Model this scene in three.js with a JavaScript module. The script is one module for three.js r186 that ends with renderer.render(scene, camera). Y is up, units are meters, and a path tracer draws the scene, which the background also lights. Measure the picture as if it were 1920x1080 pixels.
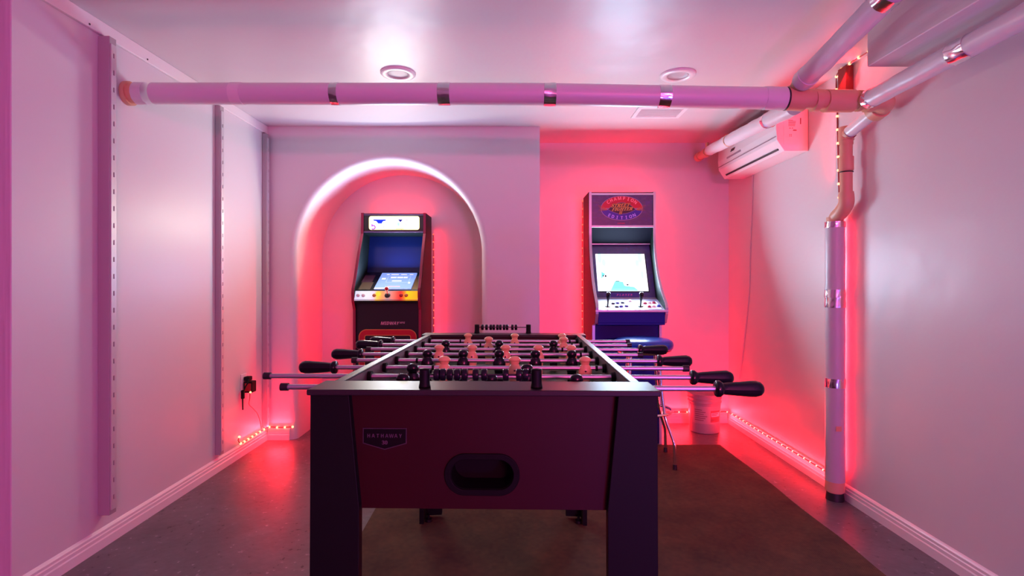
import * as THREE from 'three';
import { RoundedBoxGeometry } from 'three/addons/geometries/RoundedBoxGeometry.js';
import { mergeGeometries } from 'three/addons/utils/BufferGeometryUtils.js';
import { ImprovedNoise } from 'three/addons/math/ImprovedNoise.js';
import { RectAreaLightUniformsLib } from 'three/addons/lights/RectAreaLightUniformsLib.js';

// ---------------------------------------------------------------- camera, light levels, exposure
RectAreaLightUniformsLib.init();
const scene = new THREE.Scene();
scene.background = new THREE.Color(0x000000);
const EYE = 1.10;                                   // camera height; V() below takes heights from the eye
const camera = new THREE.PerspectiveCamera(2 * Math.atan(540 / 1003) * 180 / Math.PI, 1920 / 1080, 0.05, 60);
camera.position.set(0, EYE, 0);
camera.lookAt(0, EYE, -5);
camera.setViewOffset(1920, 1080, 3, 14, 1920, 1080);
camera.updateProjectionMatrix();
const renderer = new THREE.WebGLRenderer({ antialias: true });
renderer.toneMapping = THREE.LinearToneMapping;
renderer.toneMappingExposure = 1.2;
renderer.shadowMap.enabled = true;
const LEVEL = {
  gameScreen: 48, gameScreenColor: [0.58, 0.78, 1.0],
  marquee: 66, marqueeColor: [1.0, 0.95, 0.80],
  oldScreen: 45, oldScreenColor: [0.45, 0.60, 1.0],
  redScale: 5.4, red: [1.0, 0.012, 0.022],
  backFill: 300, backFillColor: [1.0, 0.085, 0.33],  // violet fill light, added behind the viewer
  upFill: 210, upFillColor: [0.15, 0.15, 1.0],  // blue fill light, added behind the viewer
};

// ---------------------------------------------------------------- helpers
const V = (x, h, d) => new THREE.Vector3(x, EYE + h, -d);          // x, height from the eye, distance from the camera
let seed = 7;
const rnd = () => { seed = (seed * 1664525 + 1013904223) >>> 0; return seed / 4294967296; };
const perlin = new ImprovedNoise();
const used = {};
const numbered = (n) => { const k = used[n] = (used[n] ?? -1) + 1; return k ? n + '_' + String(k).padStart(3, '0') : n; };
function shade(o) { o.castShadow = o.receiveShadow = true; return o; }
function thing(name, label, category, at = [0, 0, 0], turn = 0, group) {
  const o = new THREE.Group(); o.name = numbered(name); o.position.set(...at); o.rotation.y = turn;
  o.userData = { label, category }; if (group) o.userData.group = group;
  scene.add(o); return o;
}
function part(name, geo, mat, parent, label) {
  const m = shade(new THREE.Mesh(Array.isArray(geo) ? mergeGeometries(geo.map(clean)) : geo, mat)); m.name = name;
  if (label) m.userData.label = label;
  parent.add(m); return m;
}
function struct(name, geo, mat, parent) {
  const m = part(name, geo, mat, parent ?? scene);
  if (!parent) m.userData.kind = 'structure';
  return m;
}
function clean(g) { const n = g.index ? g.toNonIndexed() : g.clone(); for (const k of Object.keys(n.attributes)) if (!['position', 'normal', 'uv'].includes(k)) n.deleteAttribute(k); n.clearGroups?.(); return n; }
function box(x0, x1, y0, y1, z0, z1) {                              // uv in metres
  const g = new THREE.BoxGeometry(x1 - x0, y1 - y0, z1 - z0).translate((x0 + x1) / 2, (y0 + y1) / 2, (z0 + z1) / 2);
  const p = g.attributes.position, n = g.attributes.normal, u = g.attributes.uv;
  for (let i = 0; i < p.count; i++) {
    const ax = Math.abs(n.getX(i)), ay = Math.abs(n.getY(i));
    if (ax > 0.5) u.setXY(i, p.getZ(i), p.getY(i)); else if (ay > 0.5) u.setXY(i, p.getX(i), p.getZ(i)); else u.setXY(i, p.getX(i), p.getY(i));
  }
  return g;
}
function rbox(x0, x1, y0, y1, z0, z1, r = 0.003) {
  const w = x1 - x0, h = y1 - y0, d = z1 - z0;
  return new RoundedBoxGeometry(w, h, d, 2, Math.min(r, w / 2.05, h / 2.05, d / 2.05)).translate((x0 + x1) / 2, (y0 + y1) / 2, (z0 + z1) / 2);
}
function orient(g, a, b) {                                          // geometry along +y, centred, moved between a and b
  const dir = b.clone().sub(a).normalize();
  g.applyQuaternion(new THREE.Quaternion().setFromUnitVectors(new THREE.Vector3(0, 1, 0), dir));
  return g.translate((a.x + b.x) / 2, (a.y + b.y) / 2, (a.z + b.z) / 2);
}
const rod = (a, b, r, r2 = r, seg = 20) => orient(new THREE.CylinderGeometry(r2, r, a.distanceTo(b), seg), a, b);
const tube = (pts, r, n = 40, seg = 10) => new THREE.TubeGeometry(new THREE.CatmullRomCurve3(pts), n, r, seg, false);
function wrinkled(a, b, r, amount = 0.003, scale = 14, seg = 28) {  // a taped plastic or foil sleeve
  const L = a.distanceTo(b), n = Math.max(3, Math.round(L / 0.012)), g = new THREE.CylinderGeometry(r, r, L, seg, n, false), p = g.attributes.position, v = new THREE.Vector3();
  for (let i = 0; i < p.count; i++) {
    v.fromBufferAttribute(p, i);
    const rr = Math.hypot(v.x, v.z); if (rr < r * 0.5) continue;
    const q = 1 + (amount / r) * (perlin.noise(v.x * scale * 2 + a.x * 9, v.y * scale + a.z * 7, v.z * scale * 2 + a.y * 5) + 0.5 * perlin.noise(v.x * scale * 5, v.y * scale * 2.4 + 3, v.z * scale * 5));
    p.setXYZ(i, v.x * q, v.y, v.z * q);
  }
  g.computeVertexNormals();
  return orient(g, a, b);
}
const lathe = (pts, seg = 28) => new THREE.LatheGeometry(pts.map(([r, y]) => new THREE.Vector2(r, y)), seg);
function polyShape(pts) { const s = new THREE.Shape(); pts.forEach(([x, y], i) => (i ? s.lineTo(x, y) : s.moveTo(x, y))); s.closePath(); return s; }
function stadium(w, h, S = THREE.Shape) { const s = new S(), r = h / 2, a = w / 2 - r; s.moveTo(-a, -r); s.lineTo(a, -r); s.absarc(a, 0, r, -Math.PI / 2, Math.PI / 2, false); s.lineTo(-a, r); s.absarc(-a, 0, r, Math.PI / 2, Math.PI * 1.5, false); return s; }
function roundRect(x0, x1, y0, y1, r, S = THREE.Shape) { const s = new S(); s.moveTo(x0 + r, y0); s.lineTo(x1 - r, y0); s.absarc(x1 - r, y0 + r, r, -Math.PI / 2, 0, false); s.lineTo(x1, y1 - r); s.absarc(x1 - r, y1 - r, r, 0, Math.PI / 2, false); s.lineTo(x0 + r, y1); s.absarc(x0 + r, y1 - r, r, Math.PI / 2, Math.PI, false); s.lineTo(x0, y0 + r); s.absarc(x0 + r, y0 + r, r, Math.PI, Math.PI * 1.5, false); return s; }
const extrude = (s, depth, bevel = 0) => new THREE.ExtrudeGeometry(s, { depth, bevelEnabled: bevel > 0, bevelSize: bevel, bevelThickness: bevel, bevelSegments: 2, bevelOffset: -bevel, curveSegments: 24 });
function slab(a, b, x0, x1, t = 0.006) {                            // a flat panel from the line a to the line b ([y, z] pairs), uv 0..1, thickness t behind it
  const len = Math.hypot(b[0] - a[0], b[1] - a[1]), g = new THREE.BoxGeometry(x1 - x0, len, t).translate(0, 0, -t / 2);
  g.rotateX(Math.atan2(b[1] - a[1], b[0] - a[0]));
  return g.translate((x0 + x1) / 2, (a[0] + b[0]) / 2, (a[1] + b[1]) / 2);
}
function areaLight(name, at, towards, w, h, color, intensity, parent = scene, up) {
  const l = new THREE.RectAreaLight(new THREE.Color().setRGB(...color), intensity, w, h);
  l.name = name; l.position.copy(at); if (up) l.up.copy(up); parent.add(l); parent.updateMatrixWorld(true); l.lookAt(towards); return l;
}

// ---------------------------------------------------------------- textures
function fractal(size, cells, octaves, s0 = 1) {                    // tileable value noise, 0..1
  const out = new Float32Array(size * size); let amp = 1, total = 0;
  for (let o = 0; o < octaves; o++) {
    const c = cells << o, grid = new Float32Array(c * c); let s = (s0 * 7919 + o * 104729) >>> 0;
    for (let i = 0; i < c * c; i++) { s = (s * 1664525 + 1013904223) >>> 0; grid[i] = s / 4294967296; }
    for (let y = 0; y < size; y++) for (let x = 0; x < size; x++) {
      const fx = x / size * c, fy = y / size * c, ix = Math.floor(fx), iy = Math.floor(fy), tx = fx - ix, ty = fy - iy, sx = tx * tx * (3 - 2 * tx), sy = ty * ty * (3 - 2 * ty);
      const g = (a, b) => grid[(b % c) * c + (a % c)];
      out[y * size + x] += amp * ((g(ix, iy) * (1 - sx) + g(ix + 1, iy) * sx) * (1 - sy) + (g(ix, iy + 1) * (1 - sx) + g(ix + 1, iy + 1) * sx) * sy);
    }
    total += amp; amp *= 0.5;
  }
  return out.map((v) => v / total);
}
function dataTex(size, fn, srgb, repeat = 1) {
  const d = new Uint8Array(size * size * 4);
  for (let i = 0; i < size * size; i++) { const c = fn(i % size, Math.floor(i / size), i); d[i * 4] = c[0]; d[i * 4 + 1] = c[1]; d[i * 4 + 2] = c[2]; d[i * 4 + 3] = 255; }
  const t = new THREE.DataTexture(d, size, size); t.wrapS = t.wrapT = THREE.RepeatWrapping; t.magFilter = THREE.LinearFilter; t.minFilter = THREE.LinearMipmapLinearFilter; t.generateMipmaps = true;
  if (srgb) t.colorSpace = THREE.SRGBColorSpace; t.repeat.set(repeat, repeat); t.needsUpdate = true; return t;
}
const nA = fractal(512, 4, 6, 3), nB = fractal(512, 16, 5, 5), nC = fractal(1024, 8, 7, 9), nD = fractal(1024, 64, 4, 11);
function floatTex(size, fn, repeat) {
  const d = new Float32Array(size * size * 4);
  for (let i = 0; i < size * size; i++) { const v = fn(i % size, Math.floor(i / size), i); d[i * 4] = d[i * 4 + 1] = d[i * 4 + 2] = v; d[i * 4 + 3] = 1; }
  const t = new THREE.DataTexture(d, size, size, THREE.RGBAFormat, THREE.FloatType); t.wrapS = t.wrapT = THREE.RepeatWrapping; t.magFilter = THREE.LinearFilter; t.repeat.set(repeat, repeat); t.needsUpdate = true; return t;
}
const nS = fractal(512, 3, 4, 21), nT = fractal(512, 10, 4, 23);
const grey = (v) => { const c = Math.max(0, Math.min(255, v * 255)); return [c, c, c]; };
const wallBump = floatTex(512, (x, y, i) => nS[i] * 0.85 + nT[i] * 0.15, 0.6);
const floorTone = dataTex(1024, (x, y, i) => {
  let v = 94 + 30 * (nC[i] - 0.5) + 14 * (nD[i] - 0.5);
  if (nD[i] > 0.80) v += 40; else if (nD[i] < 0.20) v -= 40;
  return [v + 2, v - 2, v + 3];
}, true, 0.8);
const floorBump = floatTex(1024, (x, y, i) => nC[i] * 0.7 + nD[i] * 0.3, 0.8);
const rugTone = dataTex(1024, (x, y, i) => {
  const weave = ((x >> 2) + (y >> 2)) % 2 ? 4 : -4, v = 1 + 0.5 * (nC[i] - 0.5) + 0.3 * (nD[i] - 0.5);
  return [(68 + weave) * v, (58 + weave) * v, (37 + weave) * v];
}, true, 1);
const rugBump = dataTex(512, (x, y) => grey(0.5 + 0.25 * Math.sin(x * Math.PI / 4) * Math.sin(y * Math.PI / 4) + 0.2 * (nB[(y * 512 + x)] - 0.5)), false, 2.5);
const laminate = dataTex(512, (x, y, i) => { const v = 46 + 22 * (nA[(((y * 6) % 512) * 512 + (x >> 2)) % 262144] - 0.5); return [v, v * 0.92, v * 0.95]; }, true, 1.5);
function canvasTex(w, h, draw) {
  const c = document.createElement('canvas'); c.width = w; c.height = h;
  draw(c.getContext('2d'), w, h);
  const t = new THREE.CanvasTexture(c); t.colorSpace = THREE.SRGBColorSpace; return t;
}

// ---------------------------------------------------------------- materials
const std = (o) => new THREE.MeshStandardMaterial(o);
const phys = (o) => new THREE.MeshPhysicalMaterial(o);
const lin = (r, g, b) => new THREE.Color().setRGB(r, g, b);
const M = {
  wall: phys({ color: lin(0.68, 0.67, 0.67), roughness: 0.43, bumpMap: wallBump, bumpScale: 0.014 }),
  ceiling: phys({ color: lin(0.64, 0.62, 0.62), roughness: 0.42, bumpMap: wallBump, bumpScale: 0.016 }),
  trim: phys({ color: lin(0.80, 0.78, 0.76), roughness: 0.35 }),
  floor: phys({ map: floorTone, roughness: 0.38, bumpMap: floorBump, bumpScale: 0.002 }),
  rug: std({ map: rugTone, roughness: 0.95, bumpMap: rugBump, bumpScale: 0.0015 }),
  batten: std({ color: lin(0.40, 0.37, 0.38), roughness: 0.5 }),
  standard: std({ color: lin(0.62, 0.60, 0.61), roughness: 0.4, metalness: 0.2 }),
  nail: std({ color: lin(0.05, 0.04, 0.04), roughness: 0.6 }),
  sleeve: phys({ color: lin(0.70, 0.69, 0.71), roughness: 0.35 }),
  foil: std({ color: lin(0.80, 0.80, 0.82), roughness: 0.16, metalness: 1 }),
  bronze: phys({ color: lin(0.68, 0.37, 0.23), roughness: 0.45 }),
  dark: std({ color: lin(0.015, 0.014, 0.016), roughness: 0.5 }),
  redLitBlock: std({ color: lin(0.28, 0.02, 0.015), roughness: 0.6 }),
  black: phys({ color: lin(0.004, 0.007, 0.006), roughness: 0.55, specularIntensity: 0.35 }),
  cup: phys({ color: lin(0.003, 0.004, 0.004), roughness: 0.6, specularIntensity: 0.25 }),
  darkenedSleeve: phys({ color: lin(0.52, 0.50, 0.53), roughness: 0.42 }),  // sleeve colour darkened to offset the front fill light on the lower pipe
  blackGloss: phys({ color: lin(0.012, 0.011, 0.013), roughness: 0.22 }),
  laminate: phys({ map: laminate, roughness: 0.40, specularIntensity: 0.42 }),
  sideWall: phys({ color: lin(0.12, 0.10, 0.105), roughness: 0.38 }),
  maroon: phys({ color: lin(0.022, 0.0002, 0.002), roughness: 0.5, specularIntensity: 0.5 }),
  field: std({ color: lin(0.03, 0.10, 0.03), roughness: 0.6 }),
  steel: std({ color: lin(0.66, 0.66, 0.70), roughness: 0.46, metalness: 1 }),
  chrome: std({ color: lin(0.85, 0.85, 0.87), roughness: 0.1, metalness: 1 }),
  tan: phys({ color: lin(0.84, 0.62, 0.27), roughness: 0.3 }),
  navyPlastic: phys({ color: lin(0.007, 0.007, 0.012), roughness: 0.22, specularIntensity: 0.7 }),
  acWhite: phys({ color: lin(0.82, 0.80, 0.79), roughness: 0.3 }),
  bucket: phys({ color: lin(0.56, 0.46, 0.46), roughness: 0.4, transmission: 0.25, thickness: 0 }),
  blueVinyl: phys({ color: lin(0.002, 0.05, 0.42), roughness: 0.28 }),
  bluePanel: phys({ color: lin(0.0005, 0.010, 0.26), roughness: 0.45, specularIntensity: 0.4 }),
  silverTrim: phys({ color: lin(0.55, 0.54, 0.60), roughness: 0.3, metalness: 0.3 }),
  redTrim: phys({ color: lin(0.25, 0.015, 0.05), roughness: 0.35 }),
  redPaint: phys({ color: lin(0.42, 0.008, 0.02), roughness: 0.4 }),
  gold: phys({ color: lin(0.55, 0.25, 0.06), roughness: 0.4 }),
  cord: std({ color: lin(0.40, 0.06, 0.05), roughness: 0.4 }),
  whitePlastic: phys({ color: lin(0.8, 0.79, 0.78), roughness: 0.35 }),
  redBall: phys({ color: lin(0.5, 0.01, 0.015), roughness: 0.2 }),
  glow: std({ color: 0x200402, emissive: lin(1.0, 0.42, 0.18), emissiveIntensity: 3.2, roughness: 0.4 }),
  glowPink: std({ color: 0x200402, emissive: lin(1.0, 0.36, 0.28), emissiveIntensity: 3.4, roughness: 0.4 }),
  glowRed: std({ color: 0x200402, emissive: lin(1.0, 0.10, 0.06), emissiveIntensity: 2.2, roughness: 0.4 }),
};

// ---------------------------------------------------------------- room shell
const H = EYE + 1.065, W = 1.69, T = 0.12;                          // ceiling height, half width, wall thickness
struct('floor', box(-3.1, W + T, -0.12, 0, -4.45, 2.6), M.floor);
struct('ceiling', box(-3.1, W + T, H, H + 0.12, -4.45, 2.6), M.ceiling);
struct('wall_right', box(W, W + T, 0, H, -4.45, 2.6), M.wall);
struct('wall_left', rbox(-W - T, -W, 0, H, -4.45, -1.81, 0.004), M.wall);
struct('wall_entry', box(-3.0, -W - T, 0, H, -3.2, -3.1), M.wall);
struct('wall_side', box(-3.1, -3.0, 0, H, -3.2, 2.6), M.wall);
struct('wall_behind', box(-3.1, W + T, 0, H, 2.5, 2.6), M.wall);
struct('wall_recess', box(0.1, W, 0, H, -4.30, -4.14), M.wall);
struct('wall_niche', box(-W, 0.203, 0, H, -4.36, -4.21), M.wall);
// the wall with the arched niche: solid around a wider opening, then a rounded plaster lining
const AX = -0.839, AR = 0.640, AY = EYE + 0.188, AB = 0.045, D0 = 3.70, D1 = 4.21;
{
  const s = new THREE.Shape(); const R = AR + AB;
  s.moveTo(-W, 0); s.lineTo(AX - R, 0); s.lineTo(AX - R, AY); s.absarc(AX, AY, R, Math.PI, 0, true); s.lineTo(AX + R, 0); s.lineTo(0.203, 0); s.lineTo(0.203, H); s.lineTo(-W, H); s.closePath();
  struct('wall_back', new THREE.ExtrudeGeometry(s, { depth: D1 - D0, bevelEnabled: false, curveSegments: 64 }).translate(0, 0, -D1), M.wall);
  const path = [];
  for (let i = 0; i <= 10; i++) path.push([-1, 0, AX, AY * i / 10]);
  for (let i = 1; i < 60; i++) { const a = Math.PI * (1 - i / 60); path.push([Math.cos(a), Math.sin(a), AX, AY]); }
  for (let i = 10; i >= 0; i--) path.push([1, 0, AX, AY * i / 10]);
  const prof = [];
  for (let i = 0; i <= 8; i++) { const a = i / 8 * Math.PI / 2; prof.push([AR + AB * (1 - Math.sin(a)), D0 + AB * (1 - Math.cos(a))]); }
  for (let i = 1; i <= 6; i++) prof.push([AR, D0 + AB + (D1 - D0 - AB) * i / 6]);
  const pos = [], uv = [], idx = [], n = prof.length;
  path.forEach(([cx, cy, ox, oy], i) => prof.forEach(([r, d], j) => { pos.push(ox + cx * r, oy + cy * r, -d); uv.push(i * 0.06, d); }));
  for (let i = 0; i < path.length - 1; i++) for (let j = 0; j < n - 1; j++) { const a = i * n + j, b = a + n; idx.push(a, a + 1, b, b, a + 1, b + 1); }
  const g = new THREE.BufferGeometry(); g.setAttribute('position', new THREE.Float32BufferAttribute(pos, 3)); g.setAttribute('uv', new THREE.Float32BufferAttribute(uv, 2)); g.setIndex(idx); g.computeVertexNormals();
  struct('trim_1', g, M.wall);
}
// soffit box along the right wall
struct('ceiling_soffit', rbox(1.40, W, EYE + 0.838, H, -2.10, 2.5, 0.004), M.wall);
// baseboards: moulded profile
function baseboard(name, a, b, inward) {                            // a, b: [x, z] on the wall line; inward: unit [x, z] into the room
  const prof = [[0, 0], [0.016, 0], [0.016, 0.036], [0.013, 0.041], [0.013, 0.054], [0.010, 0.058], [0.010, 0.068], [0.005, 0.074], [0, 0.078]];
  const pos = [], idx = [], n = prof.length;
  for (const e of [a, b]) prof.forEach(([o, y]) => pos.push(e[0] + inward[0] * o, y, e[1] + inward[1] * o));
  const tri = (p, q, r) => idx.push(p, q, r);
  for (let j = 0; j < n - 1; j++) { tri(j, n + j, j + 1); tri(j + 1, n + j, n + j + 1); }
  for (let j = 1; j < n - 1; j++) { tri(0, j, j + 1); tri(n, n + j + 1, n + j); }
  let g = new THREE.BufferGeometry(); g.setAttribute('position', new THREE.Float32BufferAttribute(pos, 3)); g.setIndex(idx); g = g.toNonIndexed(); g.computeVertexNormals();
  return struct(name, g, M.trim);
}
baseboard('baseboard_left', [-W, -1.82], [-W, -3.70], [1, 0]);
baseboard('baseboard_right', [W, 2.4], [W, -4.14], [-1, 0]);
baseboard('baseboard_back', [-W + 0.016, -3.70], [AX - AR - AB, -3.70], [0, 1]);
baseboard('baseboard_center', [AX + AR + AB, -3.70], [0.203, -3.70], [0, 1]);
baseboard('baseboard_recess', [0.22, -4.14], [W - 0.016, -4.14], [0, 1]);
// flat trim board along the top of the left wall
{
  const t = struct('trim_2', rbox(-W, -W + 0.014, H - 0.056, H, -3.70, -1.82, 0.003), M.trim);
  for (const d of [2.13, 2.47]) part('nail_head', new THREE.CylinderGeometry(0.004, 0.004, 0.002, 10).rotateZ(Math.PI / 2).translate(-W + 0.0148, H - 0.044, -d), M.nail, t);
}

// ---------------------------------------------------------------- slotted shelf standards on the left wall
function standard(d, y0, y1, out, label) {
  const t = thing('shelf_standard', label, 'shelf standard', [-W, y0, -d], 0);
  const L = y1 - y0;
  part('batten', rbox(0, out, 0, L, -0.040, 0, 0.003), M.batten, t);
  const s = polyShape([[-0.034, 0.02], [-0.006, 0.02], [-0.006, L - 0.03], [-0.034, L - 0.03]]);
  for (let y = 0.06; y < L - 0.06; y += 0.07) { const h = new THREE.Path(); h.moveTo(-0.0235, y); h.lineTo(-0.0165, y); h.lineTo(-0.0165, y + 0.020); h.lineTo(-0.0235, y + 0.020); h.closePath(); s.holes.push(h); }
  part('slotted_rail', extrude(s, 0.004).rotateY(Math.PI / 2).scale(1, 1, 1).translate(out, 0, -0.040), M.standard, t);
  part('slot_shade_strip', rbox(out - 0.002, out + 0.0006, 0.05, L - 0.05, -0.026, -0.014, 0.0005), M.nail, t);  // dark strip behind the slots, stands in for the shade inside them
}
standard(2.19, 0.137, EYE + 1.003, 0.048, 'nearest of the three white slotted shelf uprights, on the left wall');
standard(3.06, 0.10, EYE + 1.003, 0.030, 'middle white slotted shelf upright on the left wall, before the outlet');
standard(3.64, 0.10, EYE + 1.003, 0.030, 'white slotted shelf upright in the far left corner by the arch');

// ---------------------------------------------------------------- rug
{
  const nx = 60, nz = 80, x0 = -0.645, x1 = 1.40, d0 = 0.75, d1 = 3.57, th = 0.005, pos = [], uv = [], idx = [];
  const edge = (d) => 0.012 * perlin.noise(d * 2.3, 4.2, 1) + 0.004 * Math.sin(d * 9);
  for (const top of [1, 0]) for (let j = 0; j <= nz; j++) for (let i = 0; i <= nx; i++) {
    const d = d0 + (d1 - d0) * j / nz, x = x0 + (x1 - x0) * i / nx + (i === nx ? edge(d) : 0) + (i === 0 ? edge(d + 5) : 0);
    const ripple = 0.0018 * Math.max(0, Math.sin(d * 10.5 + 0.6 * perlin.noise(x * 1.2, d * 0.8, 2)) - 0.2) * Math.min(1, Math.abs(i / nx - 0.5) * 3);
    pos.push(x, top ? th + ripple : 0.0005, -d); uv.push(x, d);
  }
  const n = (nx + 1) * (nz + 1), at = (t, i, j) => (t ? 0 : n) + j * (nx + 1) + i;
  for (let j = 0; j < nz; j++) for (let i = 0; i < nx; i++) { idx.push(at(1, i, j), at(1, i + 1, j), at(1, i, j + 1), at(1, i + 1, j), at(1, i + 1, j + 1), at(1, i, j + 1)); idx.push(at(0, i, j), at(0, i, j + 1), at(0, i + 1, j), at(0, i + 1, j), at(0, i, j + 1), at(0, i + 1, j + 1)); }
  const side = (a, b) => { idx.push(a[0], a[1], b[0], b[0], a[1], b[1]); };
  for (let j = 0; j < nz; j++) { side([at(1, nx, j), at(0, nx, j)], [at(1, nx, j + 1), at(0, nx, j + 1)]); side([at(1, 0, j + 1), at(0, 0, j + 1)], [at(1, 0, j), at(0, 0, j)]); }
  for (let i = 0; i < nx; i++) { side([at(1, i + 1, nz), at(0, i + 1, nz)], [at(1, i, nz), at(0, i, nz)]); side([at(1, i, 0), at(0, i, 0)], [at(1, i + 1, 0), at(0, i + 1, 0)]); }
  const g = new THREE.BufferGeometry(); g.setAttribute('position', new THREE.Float32BufferAttribute(pos, 3)); g.setAttribute('uv', new THREE.Float32BufferAttribute(uv, 2)); g.setIndex(idx); g.computeVertexNormals();
  const r = part('rug', g, M.rug, scene); r.userData = { label: 'dark olive brown flat rug under the foosball table', category: 'rug' };
}

// ---------------------------------------------------------------- foosball table (local: x right, -z away, origin on the floor under the front edge)
{
  const t = thing('foosball_table', 'black and maroon foosball table with steel rods in the middle of the room', 'game table', [-0.0592, 0, -1.12]);
  t.rotation.order = 'YXZ'; t.rotation.y = -0.0209; t.rotation.x = -0.0120;
  const TOP = 0.868, L = 1.42, SL = 0.0120;
  // end boards with rounded edges, side walls with their top rails
  part('end_board', rbox(-0.3755, 0.3755, TOP - 0.0125, TOP, -0.112, 0, 0.003), M.laminate, t);
  part('end_board', rbox(-0.3755, 0.3755, TOP - 0.0125, TOP, -L, -L + 0.112, 0.003), M.laminate, t);
  for (const s of [-1, 1]) {
    const a = s < 0 ? -0.354 : 0.334, b = s < 0 ? -0.334 : 0.354;
    const w = part('side_wall', rbox(a, b, 0.606, TOP - 0.004, -L + 0.03, -0.03, 0.002), M.sideWall, t);
    part('top_rail', rbox(a - 0.001, b + 0.001, TOP - 0.006, TOP - 0.0005, -L + 0.112, -0.112, 0.002), M.laminate, w);
  }
  // front panel with the stadium opening of the ball return, rear panel
  const ap = polyShape([[-0.335, 0.606], [0.335, 0.606], [0.335, TOP - 0.0125], [-0.335, TOP - 0.0125]]);
  const hole = stadium(0.140, 0.068, THREE.Path); const off = (p) => { const q = new THREE.Path(p.getPoints(20).map((v) => new THREE.Vector2(v.x - 0.003, v.y + 0.681))); return q; };
  ap.holes.push(off(hole));
  const fp = part('front_panel', extrude(ap, 0.018).translate(0, 0, -0.048), M.maroon, t, 'dark red front panel');
  {
    const rim = stadium(0.163, 0.090); rim.holes.push(stadium(0.136, 0.064, THREE.Path));
    const cup = stadium(0.140, 0.068);
    part('ball_return', [extrude(rim, 0.004, 0.0015).translate(-0.003, 0.681, -0.030), new THREE.ExtrudeGeometry(cup, { depth: 0.004, bevelEnabled: false }).translate(-0.003, 0.681, -0.10),
      ...[0].map(() => { const ring = stadium(0.140, 0.068); ring.holes.push(stadium(0.134, 0.062, THREE.Path)); return extrude(ring, 0.068).translate(-0.003, 0.681, -0.098); })], M.cup, fp, 'black oval ball return cup');
    const badgeTex = canvasTex(512, 240, (c, w, h) => {
      c.fillStyle = '#0a0a0c'; c.fillRect(0, 0, w, h);
      c.fillStyle = '#544c56'; c.textAlign = 'center'; c.font = 'bold 62px sans-serif';
      const word = 'HATHAWAY'; [...word].forEach((ch, i) => c.fillText(ch, 62 + i * 55, 104));
      c.fillStyle = '#6a5e6a'; c.font = 'bold 64px serif'; c.fillText('30', w / 2, 186);
    });
    const bs = polyShape([[-0.046, 0.021], [0.046, 0.021], [0.046, -0.009], [0, -0.022], [-0.046, -0.009]]);
    const g = extrude(bs, 0.002, 0.0008), p = g.attributes.position, u = g.attributes.uv;
    for (let i = 0; i < p.count; i++) u.setXY(i, (p.getX(i) + 0.046) / 0.092, (p.getY(i) + 0.022) / 0.043);
    part('badge', g.translate(-0.2145, 0.757, -0.0305), phys({ map: badgeTex, roughness: 0.5, specularIntensity: 0.3 }), fp, 'dark shield badge reading HATHAWAY');
    const ring = polyShape([[-0.048, 0.023], [0.048, 0.023], [0.048, -0.0105], [0, -0.0242], [-0.048, -0.0105]]);
    ring.holes.push(new THREE.Path([[-0.046, 0.021], [0.046, 0.021], [0.046, -0.009], [0, -0.022], [-0.046, -0.009]].map((q) => new THREE.Vector2(...q))));
    part('badge_border', extrude(ring, 0.0028).translate(-0.2145, 0.757, -0.0305), phys({ color: lin(0.05, 0.04, 0.05), roughness: 0.5, specularIntensity: 0.4 }), fp);
  }
  part('rear_panel', rbox(-0.335, 0.335, 0.606, TOP - 0.0125, -L + 0.03, -L + 0.048, 0.002), M.maroon, t);
  for (const z of [-0.112, -L + 0.098]) part('end_wall', rbox(-0.334, 0.334, 0.75, TOP - 0.0125, z, z + 0.014, 0.002), M.maroon, t);
  const fieldTex = canvasTex(512, 1024, (c, w, h) => {
    c.fillStyle = '#1d4a22'; c.fillRect(0, 0, w, h); c.strokeStyle = '#c9c9c0'; c.lineWidth = 8;
    c.strokeRect(16, 16, w - 32, h - 32); c.beginPath(); c.moveTo(16, h / 2); c.lineTo(w - 16, h / 2); c.stroke(); c.beginPath(); c.arc(w / 2, h / 2, 80, 0, 7); c.stroke();
    c.strokeRect(w / 2 - 120, 16, 240, 150); c.strokeRect(w / 2 - 120, h - 166, 240, 150);
  });
  part('playing_field', new THREE.BoxGeometry(0.668, 0.008, 1.20).translate(0, 0.757, -L / 2), phys({ map: fieldTex, roughness: 0.5 }), t, 'green playing field');
  part('bottom_board', rbox(-0.334, 0.334, 0.61, 0.622, -L + 0.048, -0.048, 0.001), M.black, t);
  // L-shaped legs
  for (const [sx, front] of [[-1, 1], [1, 1], [-1, 0], [1, 0]]) {
    const foot = (front ? 0.035 : 0.016), zf = front ? -0.012 : -L + 0.080, y0 = (front ? 0.001 : SL * 1.33) + foot;
    const face = polyShape(front
      ? [[0.371, y0], [0.371, TOP - 0.0125], [0.288, TOP - 0.0125], [0.265, 0.615], [0.265, y0]]
      : [[0.371, y0], [0.371, 0.604], [0.286, 0.604], [0.286, y0 + 0.004]]);
    const g1 = extrude(face, 0.022, 0.0015).translate(0, 0, zf - 0.022);
    const z0 = front ? zf - 0.118 : zf - 0.022, z1 = front ? zf - 0.004 : zf + 0.090;
    const side = polyShape(front ? [[z0, y0], [z1, y0], [z1, TOP - 0.016], [z0, TOP - 0.016]] : [[z0, y0 + 0.002], [z1, y0], [z1, TOP - 0.016], [z0, TOP - 0.016]]);
    const g2 = extrude(side, 0.017, 0.001).rotateY(-Math.PI / 2).translate(0.371, 0, 0);
    const leg = mergeGeometries([clean(g1), clean(g2)]);
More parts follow.
